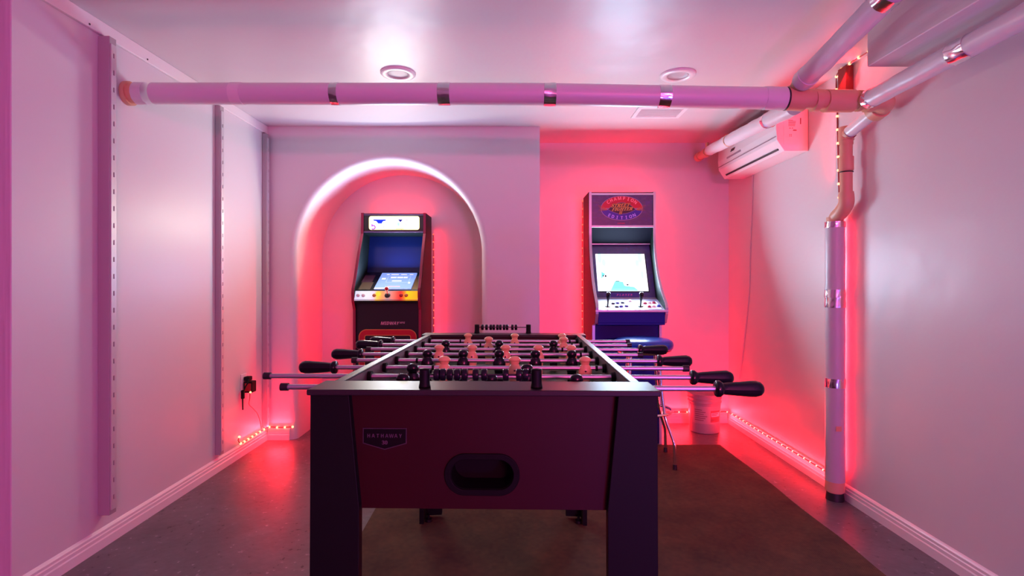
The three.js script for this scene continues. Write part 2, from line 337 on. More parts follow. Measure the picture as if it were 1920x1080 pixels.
    if (sx < 0) { leg.scale(-1, 1, 1); const p = leg.attributes.position, nn = leg.attributes.normal; for (let i = 0; i < p.count; i += 3) for (const at of [p, nn]) { const a = [at.getX(i + 1), at.getY(i + 1), at.getZ(i + 1)]; at.setXYZ(i + 1, at.getX(i + 2), at.getY(i + 2), at.getZ(i + 2)); at.setXYZ(i + 2, ...a); } leg.computeVertexNormals(); }
    const lg = part('leg', leg, M.black, t);
    const fx = sx * (front ? 0.335 : 0.340), fz = front ? zf - 0.05 : zf + 0.035, fy = y0 - foot + 0.0078;
    part('leveler_foot', [new THREE.CylinderGeometry(0.006, 0.006, y0 + 0.02 - fy - 0.004, 12).translate(fx, (y0 + 0.02 + fy + 0.004) / 2, fz), new THREE.CylinderGeometry(0.016, 0.02, 0.010, 18).translate(fx, fy + 0.005, fz)], M.black, lg);
  }
  // rods with handles, caps, bumpers and figures
  const RY = TOP - 0.024, RZ = (i) => -0.157 - 0.158 * i;
  const handleG = lathe([[0.0005, 0], [0.017, 0.0005], [0.0195, 0.004], [0.0195, 0.011], [0.0165, 0.015], [0.0135, 0.019], [0.0145, 0.030], [0.0165, 0.055], [0.0185, 0.082], [0.0188, 0.096], [0.0165, 0.106], [0.011, 0.112], [0.0005, 0.114]], 24);
  const hp = handleG.attributes.position; for (let i = 0; i < hp.count; i++) { const y = hp.getY(i); if (y > 0.02 && y < 0.1) { const a = Math.atan2(hp.getZ(i), hp.getX(i)), k = 1 + 0.035 * Math.cos(a * 8); hp.setX(i, hp.getX(i) * k); hp.setZ(i, hp.getZ(i) * k); } }
  handleG.computeVertexNormals();
  const manGeo = (tan) => {
    const head = lathe(tan
      ? [[0.0005, 0.0345], [0.006, 0.0338], [0.011, 0.031], [0.0148, 0.026], [0.0152, 0.0225], [0.0135, 0.0205], [0.0118, 0.0195], [0.0115, 0.016], [0.0095, 0.0115], [0.0105, 0.009], [0.0135, 0.005], [0.016, -0.002], [0.017, -0.010], [0.0165, -0.018], [0.0145, -0.026], [0.0125, -0.036], [0.0115, -0.048], [0.0005, -0.049]]
      : [[0.0005, 0.0345], [0.006, 0.0335], [0.0105, 0.0305], [0.013, 0.025], [0.0132, 0.0195], [0.0115, 0.0145], [0.0095, 0.0112], [0.0115, 0.008], [0.0145, 0.003], [0.0165, -0.004], [0.0172, -0.012], [0.0165, -0.020], [0.0145, -0.028], [0.0125, -0.036], [0.0115, -0.048], [0.0005, -0.049]], 20).scale(1, 1, 0.86);
    const foot = rbox(-0.0115, 0.0115, -0.077, -0.044, -0.0065, 0.0065, 0.003);
    const body = mergeGeometries([clean(head), clean(foot)]);
    const scr = clean(new THREE.CylinderGeometry(0.0026, 0.0026, 0.003, 10).rotateX(Math.PI / 2).translate(0, -0.0065, 0.0138));
    const g = mergeGeometries([body, scr], true); g.scale(1.22, 1.03, 1.12); return g;
  };
  const manTan = manGeo(true), manBlack = manGeo(false), screw = std({ color: lin(0.05, 0.035, 0.03), roughness: 0.35, metalness: 0.6 });
  const bumperG = new THREE.CylinderGeometry(0.0115, 0.0115, 0.020, 18).rotateZ(Math.PI / 2);
  const bushG = new THREE.CylinderGeometry(0.013, 0.015, 0.012, 18).rotateZ(Math.PI / 2);
  const capG = new THREE.CylinderGeometry(0.0095, 0.0095, 0.018, 16, 1).rotateZ(Math.PI / 2);
  const rods = [
    [1, -0.492, 0.544, [-0.204, 0.009, 0.214]], [1, -0.610, 0.535, [-0.212, 0.097]], [0, -0.474, 0.571, [-0.149, 0.062, 0.272]], [1, -0.470, 0.525, [-0.228, -0.110, 0.009, 0.128, 0.247]],
    [0, -0.489, 0.505, [-0.213, -0.095, 0.025, 0.143, 0.260]], [1, -0.513, 0.533, [-0.213, -0.005, 0.206]], [0, -0.500, 0.530, [-0.055, 0.258]], [0, -0.486, 0.555, [-0.157, 0.052, 0.263]]];
  rods.forEach(([black, a, b, men], i) => {
    const x0 = black ? a : a, g = new THREE.CylinderGeometry(0.0064, 0.0064, b - a, 18).rotateZ(Math.PI / 2).translate((a + b) / 2, RY, RZ(i));
    const r = part('rod', g, M.steel, t);
    const h = part('handle', handleG, M.navyPlastic, r); h.rotation.z = black ? -Math.PI / 2 : Math.PI / 2; h.position.set(black ? b : a, RY, RZ(i));
    const c = part('end_cap', capG, M.dark, r); c.position.set(black ? a : b, RY, RZ(i));
    for (const s of [-1, 1]) { const q = part('bushing', bushG, M.black, t); q.position.set(s * 0.329, RY, RZ(i)); const q2 = part('bushing', bushG, M.black, t); q2.position.set(s * 0.359, RY, RZ(i)); }
    const lo = Math.min(...men), hi = Math.max(...men);
    for (const x of [lo - 0.034, hi + 0.034]) if (Math.abs(x) < 0.312) { const q = part('bumper', bumperG, M.black, r); q.position.set(x, RY, RZ(i)); q.scale.set(0.35, 0.72, 0.72); }
    for (const x of men) { const m = part('player_figure', black ? manBlack : manTan, [black ? M.navyPlastic : M.tan, screw], r); m.position.set(x, RY, RZ(i)); m.rotation.x = black && i === 1 ? 0.12 : (rnd() - 0.5) * 0.1; if (i === 0) m.position.y -= 0.002; }
  });
  // score counters: two posts, a wire and ten sliding beads
  const postG = lathe([[0.0005, 0], [0.013, 0], [0.0125, 0.004], [0.0112, 0.010], [0.0112, 0.036], [0.0118, 0.041], [0.0005, 0.0415]], 20);
  const beadG = lathe([[0.003, -0.0063], [0.0115, -0.0062], [0.0132, -0.0045], [0.0132, 0.0045], [0.0115, 0.0062], [0.003, 0.0063]], 18).rotateZ(Math.PI / 2);
  for (const [z, beads, lab] of [[-0.030, [468, 524, 588, 655, 722, 822, 900, 1095, 1214, 1275].map((q) => (720 + q / 4.8 - 906) / 872), 'score counter of black beads on near end'], [-L + 0.025, [885, 922, 960, 987, 1020, 1047, 1080, 1107, 1155, 1187].map((q) => (720 + q / 4.8 - 945) / 398), 'score counter of black beads on far end']]) {
    const sc = part('score_counter', new THREE.CylinderGeometry(0.002, 0.002, 0.243, 8).rotateZ(Math.PI / 2).translate(-0.0065, TOP + 0.028, z), M.dark, t, lab);
    for (const x of [-0.128, 0.115]) { const q = part('post', postG, M.black, sc); q.position.set(x, TOP, z); }
    for (const x of beads) { const q = part('bead', beadG, M.navyPlastic, sc); q.position.set(x, TOP + 0.028, z); }
  }
}

// ---------------------------------------------------------------- arcade cabinet in the arch
function sideProfile(front, back, y1, x0, th) {                     // front: [y, d] list from the floor up
  const pts = [...front.map(([y, d]) => [d, y]), [back, y1], [back, front[0][0]]];
  return extrude(polyShape(pts.map(([d, y]) => [d, y])), th, 0.0015).rotateY(Math.PI / 2).translate(x0, 0, 0);   // d runs to -z
}
function edgeTrim(front, x, w, t = 0.004) {
  const out = [];
  for (let i = 0; i < front.length - 1; i++) out.push(slab([front[i][0] - 0.001, -front[i][1] + t], [front[i + 1][0] + 0.001, -front[i + 1][1] + t], x - w / 2, x + w / 2, t + 0.002));
  return out;
}
function smooth(pts, n) { const c = new THREE.CatmullRomCurve3(pts.map(([y, d]) => new THREE.Vector3(d, y, 0)), false, 'centripetal'); return c.getPoints(n).map((p) => [p.y, p.x]); }
{
  const t = thing('arcade_cabinet', 'black upright arcade cabinet with lit white marquee standing inside the arch', 'arcade cabinet');
  const xa = -1.088, xb = -0.616, th = 0.018, back = 4.165;
  const front = [[0.0, 3.70], [0.05, 3.70], [0.90, 3.70], ...smooth([[0.955, 3.668], [1.03, 3.662], [1.10, 3.705], [1.22, 3.765], [1.34, 3.83], [1.44, 3.892]], 12), [1.50, 3.90], [1.592, 3.90]];
  for (const x of [xa, xb - th]) {
    const sp = part('side_panel', sideProfile(front, back, 1.592, x, th), M.black, t);
    part('edge_trim', edgeTrim(front, x + th / 2, th), M.redTrim, sp, 'dark red edge trim');
  }
  const ia = xa + th, ib = xb - th;
  part('top_board', rbox(ia, ib, 1.575, 1.590, -back, -3.905, 0.002), M.black, t);
  part('back_board', rbox(ia, ib, 0, 1.575, -back, -back + 0.015, 0.002), M.black, t);
  // marquee: black surround, glowing sign
  const mf = roundRect(ia, ib, 1.458, 1.578, 0.002); mf.holes.push(roundRect(-1.034, -0.664, 1.470, 1.571, 0.018, THREE.Path));
  part('marquee_frame', extrude(mf, 0.006, 0.001).translate(0, 0, -3.912), std({ color: lin(0.03, 0.035, 0.025), roughness: 0.4 }), t);
  const marqueeTex = canvasTex(768, 210, (c, w, h) => {
    c.fillStyle = '#fffbe8'; c.fillRect(0, 0, w, h);
    c.lineWidth = 16; c.strokeStyle = '#fff6a8'; c.strokeRect(6, 6, w - 12, h - 12);
    c.lineWidth = 7; c.strokeStyle = '#b9a3c4'; c.beginPath(); c.moveTo(40, 110); c.lineTo(40, 34); c.lineTo(280, 28); c.stroke(); c.beginPath(); c.moveTo(440, 28); c.lineTo(560, 28); c.moveTo(720, 36); c.lineTo(732, 190); c.stroke();
    c.fillStyle = '#0b2bd0'; c.beginPath(); c.moveTo(66, 52); c.lineTo(262, 52); c.lineTo(250, 72); c.lineTo(215, 78); c.lineTo(195, 112); c.lineTo(140, 112); c.lineTo(112, 76); c.lineTo(72, 70); c.fill();
    c.fillStyle = '#0a1470'; c.beginPath(); c.moveTo(440, 52); c.lineTo(514, 52); c.lineTo(478, 92); c.fill();
    c.fillStyle = '#8fe8c8'; c.fillRect(430, 96, 34, 50);
    c.strokeStyle = '#8a22a8'; c.lineWidth = 15; c.beginPath(); c.moveTo(52, 118); c.lineTo(46, 150); c.lineTo(74, 142); c.quadraticCurveTo(110, 160, 84, 194); c.quadraticCurveTo(60, 205, 44, 190); c.stroke();
    c.strokeStyle = '#5a5066'; c.lineWidth = 6; for (const [x0, y0, x1, y1] of [[585, 122, 670, 116], [480, 150, 510, 185], [540, 110, 580, 150], [470, 190, 500, 205], [540, 64, 600, 58], [610, 60, 650, 72]]) { c.beginPath(); c.moveTo(x0, y0); c.lineTo(x1, y1); c.stroke(); }
    c.fillStyle = '#574d60'; for (const [x, y] of [[185, 135], [225, 165], [260, 120], [300, 150], [345, 142], [330, 60], [630, 175], [420, 58]]) { c.beginPath(); c.arc(x, y, 6, 0, 7); c.fill(); }
    c.fillStyle = '#e8b43c'; c.fillRect(410, 192, 120, 8); c.fillStyle = '#c76a9c'; c.fillRect(130, 196, 200, 6);
  });
  part('marquee_sign', new RoundedBoxGeometry(0.372, 0.103, 0.004, 2, 0.001).translate(-0.849, 1.5205, -3.912), std({ map: marqueeTex, emissive: 0xffffff, emissiveMap: marqueeTex, emissiveIntensity: 1.1, roughness: 0.3 }), t, 'glowing white marquee with blue shapes');
  areaLight('marquee_light', new THREE.Vector3(-0.849, 1.5205, -3.895), new THREE.Vector3(-0.849, 1.5205, 0), 0.366, 0.098, LEVEL.marqueeColor, LEVEL.marquee, t);
  part('marquee_retainer', [rbox(ia, ib, 1.450, 1.460, -3.912, -3.898, 0.002), rbox(ia, ib, 1.577, 1.586, -3.912, -3.900, 0.002)], std({ color: lin(0.12, 0.06, 0.12), roughness: 0.35 }), t);
  // hood: dark glossy backboard, then a monitor lying back behind a bezel
  part('hood_ceiling', slab([1.452, -3.905], [1.44, -4.06], ia, ib, 0.006), M.black, t);
  part('backboard', slab([1.13, -3.985], [1.445, -4.07], ia, ib, 0.008), phys({ color: lin(0.006, 0.014, 0.085), roughness: 0.18 }), t, 'glossy dark backboard with blue reflection put into its colour');  // blue reflection is put into the base colour
  const bezelTex = canvasTex(256, 192, (c, w, h) => { c.fillStyle = '#141018'; c.fillRect(0, 0, w, h); c.fillStyle = '#5d3a4c'; c.fillRect(0, 30, 46, 70); c.fillStyle = '#6a5a4a'; c.fillRect(6, 100, 48, 70); c.fillStyle = '#7d5a20'; c.fillRect(222, 40, 30, 130); c.fillStyle = '#2a2440'; c.fillRect(20, 10, 60, 14); });
  part('bezel', slab([1.022, -3.690], [1.160, -3.985], ia, ib, 0.006), phys({ map: bezelTex, roughness: 0.3 }), t);
  const screenTex = canvasTex(384, 384, (c, w, h) => {
    c.fillStyle = '#7fa0e6'; c.fillRect(0, 0, w, h); c.fillStyle = '#ffffff';
    const row = (y, xs, hh = 16) => xs.forEach(([a, b]) => c.fillRect(a, y, b - a, hh));
    row(34, [[60, 90], [110, 190], [215, 280], [310, 350]]); row(100, [[120, 180], [190, 250], [258, 300]], 30); row(190, [[150, 250]], 22); row(130, [[30, 70]], 34); row(230, [[330, 350]], 30);
    c.strokeStyle = '#a9c2f5'; c.lineWidth = 5; c.strokeRect(90, 84, 240, 150); c.fillStyle = '#e0a8c8'; row(322, [[130, 260]], 18); c.fillStyle = '#fff6c8'; row(366, [[0, 120]], 18);
  });
  part('screen', slab([1.037, -3.714], [1.150, -3.962], -0.948, -0.690, 0.006).translate(0, 0.0065, 0.002), std({ map: screenTex, emissive: 0xffffff, emissiveMap: screenTex, emissiveIntensity: 0.75, roughness: 0.25 }), t, 'lit pale blue screen');
  {
    const n = new THREE.Vector3(0, 0.91, 0.415), c = new THREE.Vector3(-0.819, 1.0935, -3.838).addScaledVector(n, 0.022);
    areaLight('screen_light', c, c.clone().addScaledVector(n, 1), 0.25, 0.26, LEVEL.oldScreenColor, LEVEL.oldScreen, t);
  }
  // control panel strip with a joystick and buttons
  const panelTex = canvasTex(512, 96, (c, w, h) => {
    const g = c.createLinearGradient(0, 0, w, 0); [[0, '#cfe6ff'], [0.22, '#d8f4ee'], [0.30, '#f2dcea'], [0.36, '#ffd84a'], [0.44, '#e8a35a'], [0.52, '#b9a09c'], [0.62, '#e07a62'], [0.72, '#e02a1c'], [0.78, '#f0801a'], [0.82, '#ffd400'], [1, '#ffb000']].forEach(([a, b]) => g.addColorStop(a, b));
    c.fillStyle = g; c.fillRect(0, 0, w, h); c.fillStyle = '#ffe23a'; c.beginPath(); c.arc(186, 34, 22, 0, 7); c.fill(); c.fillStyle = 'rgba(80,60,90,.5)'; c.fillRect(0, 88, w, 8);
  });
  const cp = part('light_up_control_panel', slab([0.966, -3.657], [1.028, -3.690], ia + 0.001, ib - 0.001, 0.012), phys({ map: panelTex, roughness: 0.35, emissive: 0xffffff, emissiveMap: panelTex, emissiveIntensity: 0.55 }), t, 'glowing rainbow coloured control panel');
  areaLight('panel_light', new THREE.Vector3(-0.852, 1.003, -3.662), new THREE.Vector3(-0.852, 1.47, -2.7), 0.42, 0.06, [0.9, 0.85, 0.8], 2.5, t);
  part('joystick', [rod(new THREE.Vector3(-0.844, 1.000, -3.677), new THREE.Vector3(-0.844, 1.036, -3.652), 0.005), new THREE.SphereGeometry(0.0145, 18, 14).translate(-0.844, 1.044, -3.647)], M.redBall, cp, 'red ball joystick');
  part('joystick_base', lathe([[0.0005, 0.006], [0.010, 0.006], [0.019, 0.002], [0.020, 0]], 22).rotateX(0.95).translate(-0.844, 0.998, -3.672), M.dark, cp);
  for (const [x, m] of [[-1.045, M.whitePlastic], [-1.010, M.whitePlastic], [-0.935, M.gold], [-0.750, M.redBall], [-0.715, M.gold]]) part('button', lathe([[0.0005, 0.007], [0.008, 0.007], [0.0095, 0.005], [0.013, 0.003], [0.013, 0]], 20).rotateX(1.08).translate(x, 0.998, -3.673), m, cp);
  part('control_box', [rbox(ia, ib, 0.945, 0.966, -3.70, -3.664, 0.002)], M.black, t);
  // lower front with lettering, and the coin door frame
  const lowTex = canvasTex(512, 1024, (c, w, h) => { c.fillStyle = '#17131a'; c.fillRect(0, 0, w, h); c.fillStyle = '#d9a4bc'; c.font = 'italic bold 36px sans-serif'; c.fillText('MIDWAY', 196, 176); c.font = 'italic bold 20px sans-serif'; c.fillText('MFG', 352, 166); });
  const fpan = part('front_panel', slab([0.06, -3.712], [0.945, -3.712], ia, ib, 0.014), phys({ map: lowTex, roughness: 0.4 }), t);
  {
    const ring = (o, i) => { const s = roundRect(-1.052 + o, -0.650 - o, 0.20 + o, 0.762 - o, 0.055 - o); s.holes.push(roundRect(-1.052 + i, -0.650 - i, 0.20 + i, 0.762 - i, Math.max(0.004, 0.055 - i), THREE.Path)); return s; };
    part('door_surround', extrude(ring(0.004, 0.040), 0.004, 0.0008).translate(0, 0, -3.712), M.redPaint, fpan, 'red rounded band around the coin door');
    part('door_outline', [extrude(ring(0, 0.005), 0.005, 0.0005).translate(0, 0, -3.712), extrude(ring(0.039, 0.044), 0.005, 0.0005).translate(0, 0, -3.712)], M.gold, fpan, 'orange outline');
    const cd = part('coin_door', extrude(roundRect(-0.985, -0.718, 0.28, 0.70, 0.01), 0.006, 0.001).translate(0, 0, -3.711), M.blackGloss, t);
    for (const x of [-0.92, -0.79]) { part('coin_slot', rbox(x - 0.022, x + 0.022, 0.56, 0.63, -3.706, -3.698, 0.003), M.redPaint, cd); }
  }
  part('kick_board', rbox(ia, ib, 0.0, 0.06, -3.725, -3.712, 0.001), M.black, t);
}

// ---------------------------------------------------------------- arcade cabinet in the right recess
{
  const t = thing('arcade_cabinet', 'blue based arcade cabinet with bright white screen and unlit marquee, in right recess', 'arcade cabinet');
  const xa = 0.551, xb = 1.019, th = 0.018, back = 4.03;
  const front = [[0, 3.60], [0.80, 3.60], [0.822, 3.49], [0.885, 3.455], [0.925, 3.450], ...smooth([[0.955, 3.470], [1.03, 3.56], [1.12, 3.64], [1.22, 3.695], [1.33, 3.735], [1.42, 3.748]], 14), [1.48, 3.75], [1.722, 3.75]];
  for (const x of [xa, xb - th]) {
    const sp = part('side_panel', sideProfile(front, back, 1.722, x, th), M.black, t);
    part('edge_trim', edgeTrim(front, x + th / 2, th), M.silverTrim, sp, 'pale grey edge trim');
  }
  const ia = xa + th, ib = xb - th, cx = (ia + ib) / 2;
  part('top_board', rbox(ia, ib, 1.705, 1.720, -back, -3.752, 0.002), M.black, t);
  part('back_board', rbox(ia, ib, 0, 1.705, -back, -back + 0.015, 0.002), M.black, t);
  const mq = canvasTex(1024, 520, (c, w, h) => {
    c.fillStyle = '#4a3a66'; c.fillRect(0, 0, w, h);
    for (let i = 0; i < 260; i++) { c.fillStyle = `rgba(${60 + rnd() * 50},${50 + rnd() * 40},${90 + rnd() * 60},.25)`; c.fillRect(rnd() * w, rnd() * h, 20 + rnd() * 80, 10 + rnd() * 40); }
    const X = 505, Y = 225;
    c.lineWidth = 8; c.strokeStyle = '#a08ab0';
    c.fillStyle = '#c01224'; c.beginPath(); c.ellipse(X, Y + 6, 345, 210, 0, Math.PI, 0); c.closePath(); c.fill(); c.stroke();
    c.fillStyle = '#131a9a'; c.beginPath(); c.ellipse(X, Y + 20, 340, 185, 0, 0, Math.PI); c.closePath(); c.fill(); c.stroke();
    c.fillStyle = '#120c14'; c.beginPath(); c.moveTo(X - 230, Y + 22); c.quadraticCurveTo(X, Y - 210, X + 230, Y + 22); c.quadraticCurveTo(X, Y + 170, X - 230, Y + 22); c.fill(); c.lineWidth = 4; c.stroke();
    for (const s of [-1, 1]) { const g = c.createLinearGradient(X + s * 240, 0, X + s * 420, 0); g.addColorStop(0, '#c8622a'); g.addColorStop(1, 'rgba(180,70,40,0)'); c.fillStyle = g; c.beginPath(); c.moveTo(X + s * 230, Y + 30); c.lineTo(X + s * 330, Y - 40); c.lineTo(X + s * 420, Y - 60); c.lineTo(X + s * 360, Y + 10); c.lineTo(X + s * 400, Y + 40); c.lineTo(X + s * 320, Y + 50); c.fill(); }
    const arc = (word, r, ry, a0, a1, font, col, flip) => { c.fillStyle = col; c.font = font; c.textAlign = 'center'; c.textBaseline = 'middle'; [...word].forEach((ch, i) => { const a = a0 + (a1 - a0) * i / (word.length - 1), x = X + r * Math.sin(a), y = flip ? Y + 22 + ry * Math.cos(a) : Y + 6 - ry * Math.cos(a); c.save(); c.translate(x, y); c.rotate(flip ? -a * 0.62 : a * 0.68); c.fillText(ch, 0, 0); c.restore(); }); };
    arc('CHAMPION', 285, 172, -0.92, 0.92, 'bold 76px sans-serif', '#ff8a94', false);
    arc('EDITION', 290, 140, -0.80, 0.80, 'bold 76px sans-serif', '#b3a4ff', true);
    c.save(); c.translate(X, Y - 20); c.transform(1, -0.04, -0.22, 1, 0, 0); c.textAlign = 'center'; c.lineWidth = 12; c.strokeStyle = '#5a2c08';
    c.font = 'italic bold 78px serif'; c.strokeText('STREET', -30, -28); c.fillStyle = '#e0a23a'; c.fillText('STREET', -30, -28);
    c.font = 'italic bold 74px serif'; c.strokeText('FIGHTER', 14, 36); c.fillStyle = '#d8b24a'; c.fillText('FIGHTER', 14, 36); c.font = 'bold 64px serif'; c.strokeText('II', 4, 100); c.fillText('II', 4, 100); c.restore();
    c.fillStyle = '#c01838'; c.font = 'bold 30px sans-serif'; c.textAlign = 'center'; c.fillText('CAPCOM', X - 12, 482);
  });
  part('marquee_sign', slab([1.486, -3.756], [1.702, -3.756], ia, ib, 0.005), phys({ map: mq, roughness: 0.3 }), t, 'unlit marquee print reading CHAMPION EDITION');
  part('marquee_retainer', [rbox(ia, ib, 1.472, 1.487, -3.762, -3.746, 0.002), rbox(ia, ib, 1.701, 1.714, -3.762, -3.746, 0.002)], M.silverTrim, t);
  part('speaker_panel', slab([1.362, -3.835], [1.474, -3.756], ia, ib, 0.006), phys({ color: lin(0.004, 0.004, 0.010), roughness: 0.6, specularIntensity: 0.15 }), t);
  part('panel_strip', rbox(ia, ib, 1.357, 1.365, -3.842, -3.828, 0.002), M.silverTrim, t);
  const bez = canvasTex(768, 768, (c, w, h) => {
    c.fillStyle = '#4a4472'; c.fillRect(0, 0, w, h);
    for (let i = 0; i < 300; i++) { c.fillStyle = `rgba(${50 + rnd() * 70},${45 + rnd() * 60},${90 + rnd() * 90},.22)`; c.fillRect(rnd() * w, rnd() * h, 10 + rnd() * 60, 8 + rnd() * 50); }
    c.fillStyle = '#1c1830'; c.fillRect(82, 130, 620, 560); c.fillStyle = '#3a2a86'; c.fillRect(180, 690, 420, 60);
    c.fillStyle = '#c04a9a'; c.font = 'italic bold 40px sans-serif'; c.textAlign = 'center'; c.fillText('P L A Y E R', 385, 736); c.fillStyle = '#7d6aa8'; c.font = '26px sans-serif'; c.fillText('- - - - - - - - -', 385, 46);
  });
  part('bezel', slab([0.978, -3.678], [1.357, -3.852], ia, ib, 0.006), phys({ map: bez, roughness: 0.28 }), t, 'printed blue violet screen bezel');
  const scr = canvasTex(768, 576, (c, w, h) => {
    c.fillStyle = '#f4fbff'; c.fillRect(0, 0, w, h);
    c.fillStyle = '#aeeee0'; for (const [x, y, a, b] of [[60, 60, 34, 90], [120, 140, 30, 60], [690, 60, 34, 90], [640, 150, 30, 60], [700, 330, 22, 60], [150, 30, 60, 16], [230, 34, 40, 14], [330, 30, 50, 14], [510, 30, 50, 14], [600, 30, 70, 16]]) { c.beginPath(); c.ellipse(x, y, a, b, 0, 0, 7); c.fill(); }
    c.fillStyle = '#62e0e8'; c.beginPath(); c.moveTo(60, 400); c.lineTo(72, 280); c.lineTo(130, 320); c.lineTo(100, 350); c.fill();
    c.fillStyle = '#111'; c.beginPath(); c.ellipse(96, 346, 8, 16, 0, 0, 7); c.ellipse(132, 350, 12, 18, 0, 0, 7); c.fill();
    c.fillStyle = '#6ef0e0'; c.beginPath(); c.moveTo(190, 576); c.lineTo(270, 430); c.lineTo(390, 440); c.lineTo(410, 500); c.lineTo(560, 520); c.lineTo(610, 576); c.fill();
    c.fillStyle = '#7ee6f2'; c.beginPath(); c.moveTo(190, 576); c.lineTo(210, 540); c.lineTo(590, 545); c.lineTo(610, 576); c.fill();
    c.fillStyle = '#243038'; c.fillRect(280, 424, 60, 10); c.beginPath(); c.ellipse(458, 484, 18, 9, 0, 0, 7); c.fill();
    c.strokeStyle = '#d5dee2'; c.lineWidth = 3; c.strokeRect(400, 60, 30, 70); c.strokeRect(410, 250, 40, 60); c.beginPath(); c.moveTo(40, 430); c.lineTo(260, 430); c.moveTo(560, 430); c.lineTo(730, 420); c.stroke();
  });
  {
    const n = new THREE.Vector3(0, 0.417, 0.909), g = slab([1.0263, -3.700], [1.287, -3.820], 0.606, 0.954, 0.006); g.translate(n.x * 0.007, n.y * 0.007, n.z * 0.007);
    part('screen', g, std({ map: scr, emissive: 0xffffff, emissiveMap: scr, emissiveIntensity: 1.12, roughness: 0.25 }), t, 'bright white screen');
    const c = new THREE.Vector3(0.78, 1.1567, -3.760).addScaledVector(n, 0.022);
    areaLight('screen_light', c, c.clone().addScaledVector(n, 1), 0.335, 0.275, LEVEL.gameScreenColor, LEVEL.gameScreen, t);
  }
  // control deck
  const deckTex = canvasTex(768, 384, (c, w, h) => {
    c.fillStyle = '#8d84a0'; c.fillRect(0, 0, w, h); c.fillStyle = '#f2f2fa'; c.fillRect(50, 130, 690, 215);
    c.fillStyle = '#5aa0c8'; c.fillRect(400, 140, 90, 60); c.fillStyle = '#9fd6dc'; c.fillRect(380, 240, 120, 90); c.fillStyle = '#3a4ab8'; c.fillRect(200, 240, 80, 70);
    c.strokeStyle = '#5860a0'; c.lineWidth = 6; for (const x of [110, 530]) { c.beginPath(); c.arc(x, 240, 52, 0, 7); c.stroke(); }
  });
  const cd = part('control_panel', [slab([0.908, -3.452], [0.984, -3.680], ia + 0.001, ib - 0.001, 0.014)], phys({ map: deckTex, roughness: 0.35 }), t, 'white control panel with two joysticks');
  const q = (u, v) => new THREE.Vector3(ia + (ib - ia) * u, 0.908 + 0.076 * v, -3.452 - 0.228 * v), up = new THREE.Vector3(0, 0.949, 0.316);
  const qn = new THREE.Quaternion().setFromUnitVectors(new THREE.Vector3(0, 1, 0), up);
  const onDeck = (g, p) => { g.applyQuaternion(qn); return g.translate(p.x, p.y, p.z); };
  for (const u of [0.165, 0.665]) {
    part('joystick', [onDeck(lathe([[0.0005, 0.004], [0.017, 0.004], [0.019, 0]], 20), q(u, 0.30)), onDeck(lathe([[0.0055, 0], [0.0055, 0.040], [0.008, 0.046], [0.0125, 0.066], [0.0145, 0.084], [0.0115, 0.096], [0.0005, 0.100]], 20), q(u, 0.30))], M.blackGloss, cd, 'black bat top joystick');
  }
  const bcol = [phys({ color: lin(0.02, 0.03, 0.08), roughness: 0.25 }), phys({ color: lin(0.05, 0.08, 0.5), roughness: 0.25 }), phys({ color: lin(0.5, 0.05, 0.12), roughness: 0.25 }), M.whitePlastic];
  for (const [u, v, k] of [[0.27, 0.50, 0], [0.34, 0.54, 1], [0.42, 0.56, 0], [0.30, 0.26, 0], [0.37, 0.28, 1], [0.45, 0.30, 1], [0.76, 0.52, 2], [0.83, 0.56, 3], [0.90, 0.56, 2], [0.79, 0.26, 2], [0.86, 0.28, 3], [0.94, 0.30, 1], [0.55, 0.70, 3]])
    part('button', onDeck(lathe([[0.0005, 0.009], [0.008, 0.009], [0.0095, 0.0065], [0.0095, 0.004], [0.014, 0.0035], [0.0145, 0]], 20), q(u, v)), bcol[k], cd);
  part('control_box', [rbox(ia, ib, 0.825, 0.905, -3.475, -3.460, 0.003), rbox(ia, ib, 0.812, 0.826, -3.60, -3.462, 0.002)], M.bluePanel, t);
  part('deck_trim', rbox(xa - 0.002, xb + 0.002, 0.896, 0.911, -3.462, -3.446, 0.003), M.silverTrim, t);
  part('front_panel', slab([0.0, -3.612], [0.815, -3.612], ia, ib, 0.014), M.bluePanel, t, 'plain blue front');
}

// ---------------------------------------------------------------- bar stool
{
  const t = thing('bar_stool', 'chrome bar stool with round blue padded seat before the right arcade cabinet', 'stool', [0.81, 0.0078, -3.27], 0.0);
  part('seat', lathe([[0.0005, 0.745], [0.10, 0.7435], [0.155, 0.736], [0.176, 0.722], [0.181, 0.704], [0.178, 0.684], [0.168, 0.672], [0.0005, 0.670]], 40), M.blueVinyl, t, 'round blue padded seat');
  part('seat_ring', new THREE.CylinderGeometry(0.168, 0.160, 0.014, 36).translate(0, 0.663, 0), M.chrome, t);
  for (let i = 0; i < 4; i++) {
    const a = Math.PI / 4 + i * Math.PI / 2 + 0.12, P = (r, y) => new THREE.Vector3(Math.cos(a) * r, y, Math.sin(a) * r);
    const lg = part('leg', tube([P(0.115, 0.66), P(0.125, 0.55), P(0.148, 0.36), P(0.165, 0.28), P(0.205, 0.19), P(0.222, 0.15), P(0.226, 0.10), P(0.228, 0.02)], 0.0095, 40, 12), M.chrome, t);
    part('foot_tip', new THREE.CylinderGeometry(0.0115, 0.013, 0.03, 14).translate(Math.cos(a) * 0.228, 0.015, Math.sin(a) * 0.228), M.dark, lg);
  }
  part('foot_ring', new THREE.TorusGeometry(0.170, 0.008, 10, 48).rotateX(Math.PI / 2).translate(0, 0.305, 0), M.chrome, t);
}

